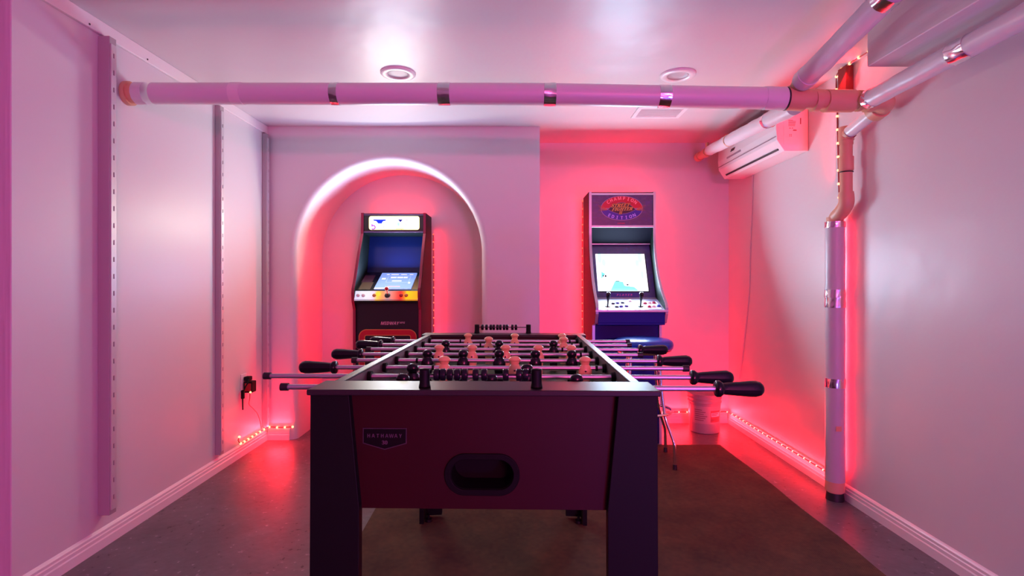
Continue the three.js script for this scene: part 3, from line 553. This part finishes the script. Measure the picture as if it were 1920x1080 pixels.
// ---------------------------------------------------------------- bucket
{
  const t = thing('bucket', 'white plastic bucket with a printed label in the far right corner', 'bucket', [1.425, 0, -3.93]);
  part('pail', lathe([[0.0005, 0.004], [0.098, 0.004], [0.102, 0], [0.104, 0.004], [0.108, 0.10], [0.113, 0.215], [0.118, 0.217], [0.118, 0.224], [0.1145, 0.226], [0.1155, 0.243], [0.120, 0.245], [0.120, 0.252], [0.1165, 0.253], [0.118, 0.272], [0.122, 0.275], [0.121, 0.280], [0.116, 0.280], [0.1125, 0.25], [0.104, 0.06], [0.100, 0.008], [0.0005, 0.008]], 40), M.bucket, t);
  const lab = canvasTex(512, 256, (c, w, h) => { c.fillStyle = '#c9aeac'; c.fillRect(0, 0, w, h); c.fillStyle = '#b45f62'; c.fillRect(290, 60, 190, 170); c.fillStyle = '#fff0ee'; c.fillRect(302, 90, 166, 60); c.fillStyle = '#8a5a5c'; for (let i = 0; i < 6; i++) c.fillRect(40, 50 + i * 30, 120 + (i * 53) % 80, 10); c.fillRect(310, 100, 120, 12); c.fillRect(310, 124, 90, 10); c.fillRect(300, 190, 150, 10); });
  part('label', new THREE.CylinderGeometry(0.1135, 0.1085, 0.125, 40, 1, true, -1.15, 2.1).translate(0, 0.135, 0), std({ map: lab, roughness: 0.5, side: THREE.DoubleSide }), t, 'printed paper label');
  part('handle', new THREE.TorusGeometry(0.118, 0.0025, 6, 40, Math.PI).rotateX(Math.PI / 2 + 0.9).translate(0, 0.235, 0), M.steel, t);
}

// ---------------------------------------------------------------- pipes
{
  const t = thing('drain_pipe', 'long insulated drain pipe crossing the room under the ceiling with foil tape bands', 'pipe');
  const A = V(-1.688, 0.824, 2.357), B = V(0.10, 0.8096, 2.325), C = V(1.185, 0.782, 2.30);
  const curve = new THREE.CatmullRomCurve3([A, A.clone().lerp(B, 0.5), B, B.clone().lerp(C, 0.5), C]);
  part('sleeve', new THREE.TubeGeometry(new THREE.CatmullRomCurve3(curve.getPoints(60).slice(2)), 90, 0.0465, 32, false), M.sleeve, t);
  const at = (x) => { let lo = 0, hi = 1; for (let i = 0; i < 40; i++) { const m = (lo + hi) / 2; if (curve.getPoint(m).x < x) lo = m; else hi = m; } return curve.getPoint(lo); };
  const X = (px) => (px - 957) / 1003 * 2.325;
  const band = (px, w, m, amt) => part('tape_band', wrinkled(at(X(px) - w / 2), at(X(px) + w / 2), 0.0482, amt, 30, 36), m, t);
  band(441, 0.048, M.whitePlastic, 0.0004); band(627, 0.034, M.foil, 0.003); band(833, 0.052, M.foil, 0.0012); band(1031, 0.052, M.foil, 0.0018); band(1243, 0.050, M.foil, 0.0018);
  part('wrap_end', wrinkled(at(1.09), at(1.178), 0.0485, 0.002, 20, 32), M.sleeve, t);
  part('wall_collar', [rod(V(-1.689, 0.824, 2.357), V(-1.670, 0.824, 2.357), 0.052, 0.052, 28), rod(V(-1.67, 0.824, 2.357), V(-1.62, 0.8236, 2.356), 0.043, 0.043, 28)], M.bronze, t);
  part('wrap_end', wrinkled(V(-1.645, 0.8238, 2.3565), V(-1.60, 0.8235, 2.3555), 0.0475, 0.003, 26, 32), M.sleeve, t);
  // cream fittings at the right-hand end
  const F = (x, h = 0.772) => V(x, h, 2.30);
  part('fitting', [rod(F(1.175, 0.781), F(1.60), 0.040), rod(F(1.185, 0.781), F(1.262, 0.776), 0.0475, 0.0475, 28), rod(F(1.30), F(1.325), 0.0445), rod(F(1.352), F(1.470), 0.0475, 0.0475, 28), rod(F(1.49), F(1.505), 0.0445), rod(F(1.53), F(1.558), 0.0475, 0.0475, 28)], M.bronze, t, 'bare tan pipe fittings');
  part('rubber_ring', new THREE.TorusGeometry(0.0455, 0.004, 8, 30).rotateY(Math.PI / 2).translate(1.182, EYE + 0.781, -2.30), M.dark, t);
  part('elbow', [tube([F(1.555), F(1.595), V(1.618, 0.768, 2.318), V(1.622, 0.758, 2.36)], 0.042, 24, 18), rod(V(1.622, 0.760, 2.345), V(1.624, 0.753, 2.385), 0.046, 0.046, 24)], M.bronze, t);
  part('branch_pipe', rod(V(1.623, 0.757, 2.37), V(1.633, 0.712, 2.585), 0.029), M.whitePlastic, t, 'short white connecting pipe');
  part('hub', [tube([V(1.235, 0.79, 2.30), V(1.232, 0.825, 2.285), V(1.229, 0.838, 2.25)], 0.036, 14, 18), rod(V(1.2345, 0.795, 2.30), V(1.2335, 0.835, 2.29), 0.041)], M.bronze, t);
  part('hub', [tube([V(1.41, 0.79, 2.32), V(1.36, 0.835, 2.42), V(1.31, 0.83, 2.46), V(1.29, 0.79, 2.45)], 0.030, 22, 16)], M.bronze, t);
}
{
  const t = thing('soil_pipe', 'vertical pipe on right wall, tan at the top and wrapped white below', 'pipe');
  const x = 1.632, d = 2.60;
  part('upper_pipe', [rod(V(x, 0.735, d), V(x, 0.36, d), 0.0275), rod(V(x, 0.745, d), V(x, 0.68, d), 0.0335), rod(V(x, 0.60, d), V(x, 0.535, d), 0.0325), rod(V(x, 0.43, d), V(x, 0.385, d), 0.0325), tube([V(1.633, 0.712, 2.57), V(x, 0.70, 2.60), V(x, 0.66, 2.60)], 0.031, 12, 16)], M.bronze, t, 'bare tan upper pipe');
  part('jog', [tube([V(x, 0.42, d), V(x, 0.375, d), V(x, 0.34, 2.635), V(x, 0.318, 2.675), V(x, 0.285, 2.69), V(x, 0.25, 2.69)], 0.034, 30, 20), rod(V(x, 0.318, 2.690), V(x, 0.285, 2.69), 0.0385)], M.bronze, t);
  part('ring', new THREE.TorusGeometry(0.0285, 0.003, 8, 26).rotateX(Math.PI / 2).translate(x, EYE + 0.527, -d), M.dark, t);
  part('sleeve', wrinkled(V(x, 0.285, 2.69), V(x, -1.005, 2.69), 0.0445, 0.0016, 9, 30), M.darkenedSleeve, t, 'white wrapped lower pipe');
  for (const [h0, h1, a] of [[0.295, 0.265, 0.002], [-0.045, -0.085, 0.003], [-0.085, -0.135, 0.0025], [-0.49, -0.535, 0.003]]) part('tape_band', wrinkled(V(x, h0, 2.69), V(x, h1, 2.69), 0.0462, a, 34, 34), M.foil, t);
  part('tag', rbox(x - 0.022, x + 0.006, EYE - 0.747, EYE - 0.722, -2.6465, -2.6445, 0.0008), M.bronze, t);
  part('base_fitting', [rod(V(x, -1.0, 2.69), V(x, -1.055, 2.69), 0.043, 0.045, 26), rod(V(x, -1.055, 2.69), V(x, -1.066, 2.69), 0.036)], M.bronze, t);
  part('floor_boot', rod(V(x, -1.10, 2.69), V(x, -1.062, 2.69), 0.042, 0.038, 26), M.dark, t);
}
function overhead(label, a, b, r, bands, extra) {
  const t = thing('insulated_pipe', label, 'pipe');
  part('sleeve', wrinkled(a, b, r, 0.0032, 8, 28), M.sleeve, t);
  for (const [k, w, m] of bands) { const L = a.distanceTo(b); part('tape_band', wrinkled(a.clone().lerp(b, k - w / 2 / L), a.clone().lerp(b, k + w / 2 / L), r + 0.0025, 0.0028, 28, 32), m, t); }
  extra?.(t);
}
overhead('wrapped pipe rising toward the ceiling from the left end of the tan fittings', V(1.2275, 0.836, 2.25), V(1.214, 1.000, 1.25), 0.041, [[0.03, 0.04, M.sleeve], [0.52, 0.05, M.foil]]);
overhead('wrapped pipe under the ceiling box with a shiny foil band', V(1.500, 0.757, 2.235), V(1.487, 0.782, 0.70), 0.037, [[0.008, 0.03, M.foil], [0.305, 0.07, M.foil]]);
overhead('wrapped pipe running back above the air conditioner to the recess wall', V(1.285, 0.785, 2.42), V(1.418, 0.926, 3.80), 0.0365, [[0.22, 0.03, M.foil], [0.68, 0.015, M.bronze]], (t) => {
  part('wall_fitting', [rod(V(1.412, 0.920, 3.74), V(1.449, 0.950, 4.137), 0.026), rod(V(1.424, 0.930, 3.86), V(1.430, 0.935, 3.93), 0.033), rod(V(1.440, 0.944, 4.05), V(1.447, 0.949, 4.12), 0.033), rod(V(1.428, 0.933, 3.88), V(1.426, 1.000, 3.88), 0.012)], M.bronze, t, 'tan fittings at the wall');
});
{
  const t = part('red_lit_block', rbox(1.652, 1.689, EYE + 0.925, EYE + 1.062, -2.700, -2.632, 0.003), M.redLitBlock, scene);  // stands in for a red-lit gap, the red light is in its colour
  t.userData = { label: 'block with red light put into its colour, high on right wall behind the tan pipe fittings', category: 'block' };
}

// ---------------------------------------------------------------- air conditioner
{
  const t = thing('air_conditioner', 'white wall mounted air conditioner in the upper right corner', 'air conditioner');
  const y = (h) => EYE + h;
  const prof = polyShape([[1.688, y(0.735)], [1.553, y(0.735)], [1.512, y(0.797)], [1.506, y(0.86)], [1.512, y(0.985)], [1.530, y(1.005)], [1.688, y(1.005)]]);
  part('body', extrude(prof, 0.845, 0.003).translate(0, 0, -3.88), M.acWhite, t);
  const side = canvasTex(256, 512, (c, w, h) => { c.fillStyle = '#efe9e6'; c.fillRect(0, 0, w, h); c.fillStyle = '#8a4a4a'; for (let i = 0; i < 6; i++) c.fillRect(60, 150 + i * 16, 60 + (i * 37) % 40, 7); c.fillRect(70, 262, 20, 10); c.fillRect(104, 262, 16, 10); c.fillRect(120, 290, 46, 16); c.fillRect(72, 356, 10, 12); c.fillRect(92, 356, 10, 12); c.fillRect(72, 378, 10, 10); c.fillRect(92, 378, 10, 10); c.fillRect(210, 120, 14, 90); });
  part('side_label', new THREE.BoxGeometry(0.112, 0.20, 0.001).translate(1.605, y(0.868), -3.0313), std({ map: side, roughness: 0.4 }), t, 'printed rating labels');
  part('front_seam', rbox(1.5045, 1.5095, y(0.816), y(0.819), -3.872, -3.04, 0.0005), std({ color: lin(0.25, 0.22, 0.25), roughness: 0.6 }), t);
  const v0 = new THREE.Vector3(1.5375, y(0.757), 0);
  part('air_outlet', new THREE.BoxGeometry(0.010, 0.012, 0.74).rotateZ(0.58).translate(v0.x + 0.003, v0.y - 0.003, -3.445), M.dark, t, 'dark air outlet slot');
  part('display_slot', rbox(1.5035, 1.508, y(0.845), y(0.857), -3.72, -3.50, 0.001), std({ color: lin(0.35, 0.25, 0.3), roughness: 0.3 }), t);
  part('emblem', [0, 1, 2].map((i) => rbox(1.5035, 1.508, y(0.880 + i * 0.006), y(0.883 + i * 0.006), -3.66 + i * 0.006, -3.60 + i * 0.006, 0.0008)), M.dark, t);
  const cable = part('power_cable', tube([V(1.684, 0.735, 3.72), V(1.686, 0.55, 3.73), V(1.685, 0.20, 3.76), V(1.686, -0.10, 3.78), V(1.684, -0.45, 3.86), V(1.684, -0.72, 3.93)], 0.004, 60, 8), std({ color: lin(0.62, 0.55, 0.55), roughness: 0.5 }), t);
}

// ---------------------------------------------------------------- ceiling fittings
function downlight(x, d, label) {
  const t = thing('downlight', label, 'ceiling light', [x, H, -d]);
  part('trim_ring', lathe([[0.050, -0.002], [0.056, -0.010], [0.070, -0.013], [0.084, -0.011], [0.090, -0.005], [0.0905, 0]], 44), M.whitePlastic, t);
  part('reflector', lathe([[0.0005, -0.001], [0.030, -0.0012], [0.048, -0.0035], [0.053, -0.009]], 40), std({ color: lin(0.5, 0.45, 0.47), roughness: 0.5 }), t);
}
downlight(-0.576, 2.745, 'round recessed ceiling light over the arch, switched off');
downlight(0.865, 2.765, 'round recessed ceiling light nearer the tan pipe fittings, switched off');
{
  const t = thing('ceiling_vent', 'flat white ceiling vent behind the long drain pipe', 'vent', [0.94, H, -3.38]);
  part('frame', [rbox(-0.155, 0.155, -0.008, 0, -0.11, -0.085, 0.002), rbox(-0.155, 0.155, -0.008, 0, 0.085, 0.11, 0.002), rbox(-0.155, -0.13, -0.008, 0, -0.085, 0.085, 0.002), rbox(0.13, 0.155, -0.008, 0, -0.085, 0.085, 0.002)], M.whitePlastic, t);
  for (let i = 0; i < 8; i++) part('louver', new THREE.BoxGeometry(0.26, 0.002, 0.0205).rotateX(0.16).translate(0, -0.005, -0.0735 + i * 0.021), M.whitePlastic, t);
}

// ---------------------------------------------------------------- outlet, adapters
{
  const z = -3.385, y = 0.452;
  const o = thing('wall_outlet', 'white wall outlet plate low on the left wall', 'outlet', [-W, y, z]);
  part('plate', rbox(0, 0.006, -0.058, 0.058, -0.036, 0.036, 0.003), M.whitePlastic, o);
  part('socket', [rbox(0.005, 0.0075, 0.008, 0.040, -0.017, 0.017, 0.004), rbox(0.005, 0.0075, -0.040, -0.008, -0.017, 0.017, 0.004)], std({ color: lin(0.6, 0.58, 0.57), roughness: 0.4 }), o);
  const a = thing('power_adapter', 'black power adapter with small glowing light plugged into the wall outlet', 'adapter', [-W + 0.008, y - 0.024, z]);
  part('housing', rbox(0, 0.055, -0.036, 0.034, -0.042, 0.018, 0.005), M.black, a);
  part('label', rbox(0.010, 0.05, -0.026, 0.024, 0.0178, 0.0188, 0.0004), M.redPaint, a);
  part('led_light', new THREE.SphereGeometry(0.006, 12, 10).translate(0.046, -0.031, 0.018), std({ emissive: lin(1, 0.75, 0.2), emissiveIntensity: 3, color: 0x332200 }), a);
  part('lead', tube([new THREE.Vector3(0.03, -0.034, -0.01), new THREE.Vector3(0.025, -0.08, -0.015), new THREE.Vector3(0.012, -0.115, -0.03), new THREE.Vector3(0.008, -0.165, -0.10), new THREE.Vector3(0.008, -0.205, -0.15), new THREE.Vector3(0.009, -0.27, -0.19), new THREE.Vector3(0.012, -0.335, -0.205)], 0.0022, 60, 7), M.cord, a);
  const p = thing('power_plug', 'black plug with hanging cord in the upper socket of the wall outlet', 'plug', [-W + 0.008, y + 0.024, z]);
  part('body', rbox(0, 0.036, -0.010, 0.016, -0.030, 0.014, 0.005), M.black, p);
  part('cord', tube([new THREE.Vector3(0.032, 0.004, 0.010), new THREE.Vector3(0.040, -0.012, 0.030), new THREE.Vector3(0.026, -0.04, 0.042), new THREE.Vector3(0.012, -0.09, 0.045), new THREE.Vector3(0.008, -0.14, 0.040), new THREE.Vector3(0.008, -0.185, 0.038)], 0.004, 40, 8), M.black, p);
  part('inline_block', rbox(0.002, 0.020, -0.115, -0.060, 0.034, 0.054, 0.005), M.black, p);
}

// ---------------------------------------------------------------- red rope lights
const bulbG = new THREE.SphereGeometry(1, 12, 9);
function rope(label, pts, spacing, r = 0.0045, mat = M.glow, skip = []) {
  const t = thing('led_rope_light', label, 'rope light');
  const c = new THREE.CatmullRomCurve3(pts, false, 'centripetal'), L = c.getLength();
  part('cord', new THREE.TubeGeometry(c, Math.max(12, Math.round(L / 0.02)), 0.0032, 7, false), M.cord, t);
  const n = Math.max(2, Math.round(L / spacing));
  for (let i = 0; i <= n; i++) { const p = c.getPointAt(i / n), b = part('led_bulb', bulbG, mat, t); b.position.copy(p); b.scale.setScalar(r); }
  return t;
}
const red = LEVEL.red;
function glowStrip(t, a, b, dir, width, intensity) {                // the strip's own light: same length, just off its face
  const mid = a.clone().lerp(b, 0.5), along = b.clone().sub(a), len = along.length(); along.normalize();
  const l = new THREE.RectAreaLight(new THREE.Color().setRGB(...red), intensity * LEVEL.redScale, width, len);
  l.name = 'led_strip_light'; l.position.copy(mid); l.up.copy(along); l.lookAt(mid.clone().add(dir)); t.add(l);
}
const D = (x, y, z) => new THREE.Vector3(x, y, z).normalize();
{
  // left corner
  const t = rope('red rope light along the skirting of the left wall and far left corner', [V(-1.672, -0.965, 3.30), V(-1.674, -0.985, 3.29), V(-1.668, -1.008, 3.31), V(-1.672, -1.012, 3.36), V(-1.674, -1.012, 3.50), V(-1.670, -1.010, 3.64), V(-1.655, -1.008, 3.682), V(-1.60, -1.012, 3.684), V(-1.50, -1.008, 3.684)], 0.052, 0.0075);
  glowStrip(t, V(-1.668, -1.005, 3.34), V(-1.668, -1.005, 3.66), D(0.4, 1, 0), 0.012, 42);
  glowStrip(t, V(-1.66, -1.0, 3.675), V(-1.51, -1.0, 3.675), D(0, 1, 0.4), 0.012, 60);
  glowStrip(t, V(-1.66, -1.0, 3.665), V(-1.51, -1.0, 3.665), D(0, -0.5, 1), 0.012, 60);
}
{
  const t = rope('red rope light along the skirting of the right wall beside the rug', [V(1.674, -1.014, 2.74), V(1.676, -1.014, 3.0), V(1.676, -1.014, 3.6), V(1.676, -1.012, 4.08), V(1.655, -1.010, 4.124), V(1.60, -1.014, 4.124), V(1.40, -1.014, 4.124), V(1.05, -1.014, 4.124)], 0.062, 0.0052, M.glowPink);
  glowStrip(t, V(1.668, -1.006, 2.76), V(1.668, -1.006, 4.08), D(-0.35, 1, 0), 0.012, 17);
  glowStrip(t, V(1.655, -1.030, 2.76), V(1.655, -1.030, 4.08), D(1, -0.1, 0), 0.012, 12);
  glowStrip(t, V(1.66, -1.004, 4.112), V(1.06, -1.004, 4.112), D(0, 1, 0.4), 0.012, 50);
  glowStrip(t, V(1.66, -1.004, 4.104), V(1.06, -1.004, 4.104), D(0, -0.35, 1), 0.012, 50);
}
{
  const t = rope('red rope light climbing the right wall behind the vertical pipe to the ceiling', [V(1.655, 1.058, 2.47), V(1.655, 1.058, 2.60), V(1.668, 1.054, 2.73), V(1.684, 1.03, 2.765), V(1.686, 0.90, 2.762), V(1.686, 0.45, 2.745), V(1.686, 0.30, 2.735), V(1.686, -0.30, 2.735), V(1.684, -0.98, 2.735)], 0.070, 0.0068);
  glowStrip(t, V(1.674, 0.30, 2.705), V(1.674, -0.96, 2.705), D(0.55, 0, 1), 0.012, 22);
  glowStrip(t, V(1.676, 0.95, 2.752), V(1.676, 0.40, 2.742), D(-1, 0, 0), 0.010, 3);
  glowStrip(t, V(1.668, 0.98, 2.775), V(1.668, 0.55, 2.765), D(-0.35, 0, -1), 0.010, 14);
  glowStrip(t, V(1.655, 1.050, 2.48), V(1.655, 1.050, 2.72), D(-0.8, -1, 0.8), 0.010, 32);
}
{
  const t = rope('red rope light down the back right edge of the cabinet in the arch', [V(-0.600, 0.36, 4.17), V(-0.598, 0.1, 4.17), V(-0.598, -0.6, 4.17), V(-0.60, -1.06, 4.17)], 0.06, 0.006, M.glowRed);
  glowStrip(t, V(-0.592, 0.38, 4.165), V(-0.592, -1.05, 4.165), D(1, 0, -0.6), 0.014, 6);
}
{
  const t = rope('red rope light down the hidden left side of the cabinet in the arch', [V(-1.099, 0.40, 4.03), V(-1.100, 0.1, 4.03), V(-1.100, -0.6, 4.03), V(-1.099, -1.06, 4.03)], 0.06, 0.006, M.glowRed);
  glowStrip(t, V(-1.108, 0.40, 4.02), V(-1.108, -1.05, 4.02), D(-1, 0, 0.45), 0.014, 13);
  glowStrip(t, V(-1.06, 0.505, 4.15), V(-0.64, 0.505, 4.15), D(0, 1, -0.2), 0.014, 10);
}
{
  const t = rope('red rope light behind the left edge of the blue arcade cabinet', [V(0.545, 0.60, 4.04), V(0.543, 0.2, 4.04), V(0.543, -0.6, 4.04), V(0.545, -1.06, 4.04)], 0.06, 0.006, M.glowRed);
  glowStrip(t, V(0.540, 0.60, 4.045), V(0.540, -1.05, 4.045), D(-1, 0, -0.6), 0.014, 24);
  glowStrip(t, V(0.56, 0.632, 4.02), V(1.01, 0.632, 4.02), D(0, 1, -0.4), 0.014, 14);
}
{
  const t = rope('red rope light behind the right edge of the blue arcade cabinet', [V(1.027, 0.60, 4.04), V(1.028, 0.2, 4.04), V(1.028, -0.6, 4.04), V(1.027, -1.06, 4.04)], 0.06, 0.006, M.glowRed);
  glowStrip(t, V(1.031, 0.60, 4.045), V(1.031, -1.05, 4.045), D(1, 0, -0.6), 0.014, 10);
}
// added fill lights, unseen behind the viewer: violet wall tube, blue floor uplight
{
  const t = thing('added_tube_fill', 'added violet fill light shaped as a long tube, unseen behind the viewer', 'fill_lamp', [0.8, 1.50, 2.5]);
  part('housing', rbox(-0.64, 0.64, -0.075, 0.075, -0.035, 0, 0.006), M.whitePlastic, t);
  part('tube', new THREE.CapsuleGeometry(0.045, 1.11, 6, 20).rotateZ(Math.PI / 2).translate(0, 0, -0.062), std({ color: 0x222222, emissive: lin(...LEVEL.backFillColor), emissiveIntensity: 2.5 }), t);
  for (const x of [-0.615, 0.615]) part('end_cap', new THREE.CylinderGeometry(0.05, 0.05, 0.05, 20).rotateZ(Math.PI / 2).translate(x, 0, -0.062), M.whitePlastic, t);
  areaLight('added_tube_glow', new THREE.Vector3(0, 0, -0.112), new THREE.Vector3(-0.3, 1.5, -3), 1.2, 0.10, LEVEL.backFillColor, LEVEL.backFill, t);
}
{
  const t = thing('added_floor_fill', 'added blue fill light on the floor, unseen behind the viewer', 'fill_lamp', [1.15, 0, 1.3]);
  part('housing', rbox(-0.145, 0.145, 0, 0.16, -0.145, 0.145, 0.01), M.black, t);
  part('led_light', rbox(-0.125, 0.125, 0.158, 0.164, -0.125, 0.125, 0.002), std({ color: 0x222222, emissive: lin(...LEVEL.upFillColor), emissiveIntensity: 2.5 }), t);
  areaLight('added_floor_glow', new THREE.Vector3(0, 0.175, 0), new THREE.Vector3(1.5, 2, 0.3), 0.25, 0.25, LEVEL.upFillColor, LEVEL.upFill, t, new THREE.Vector3(1, 0, 0));
}

renderer.render(scene, camera);
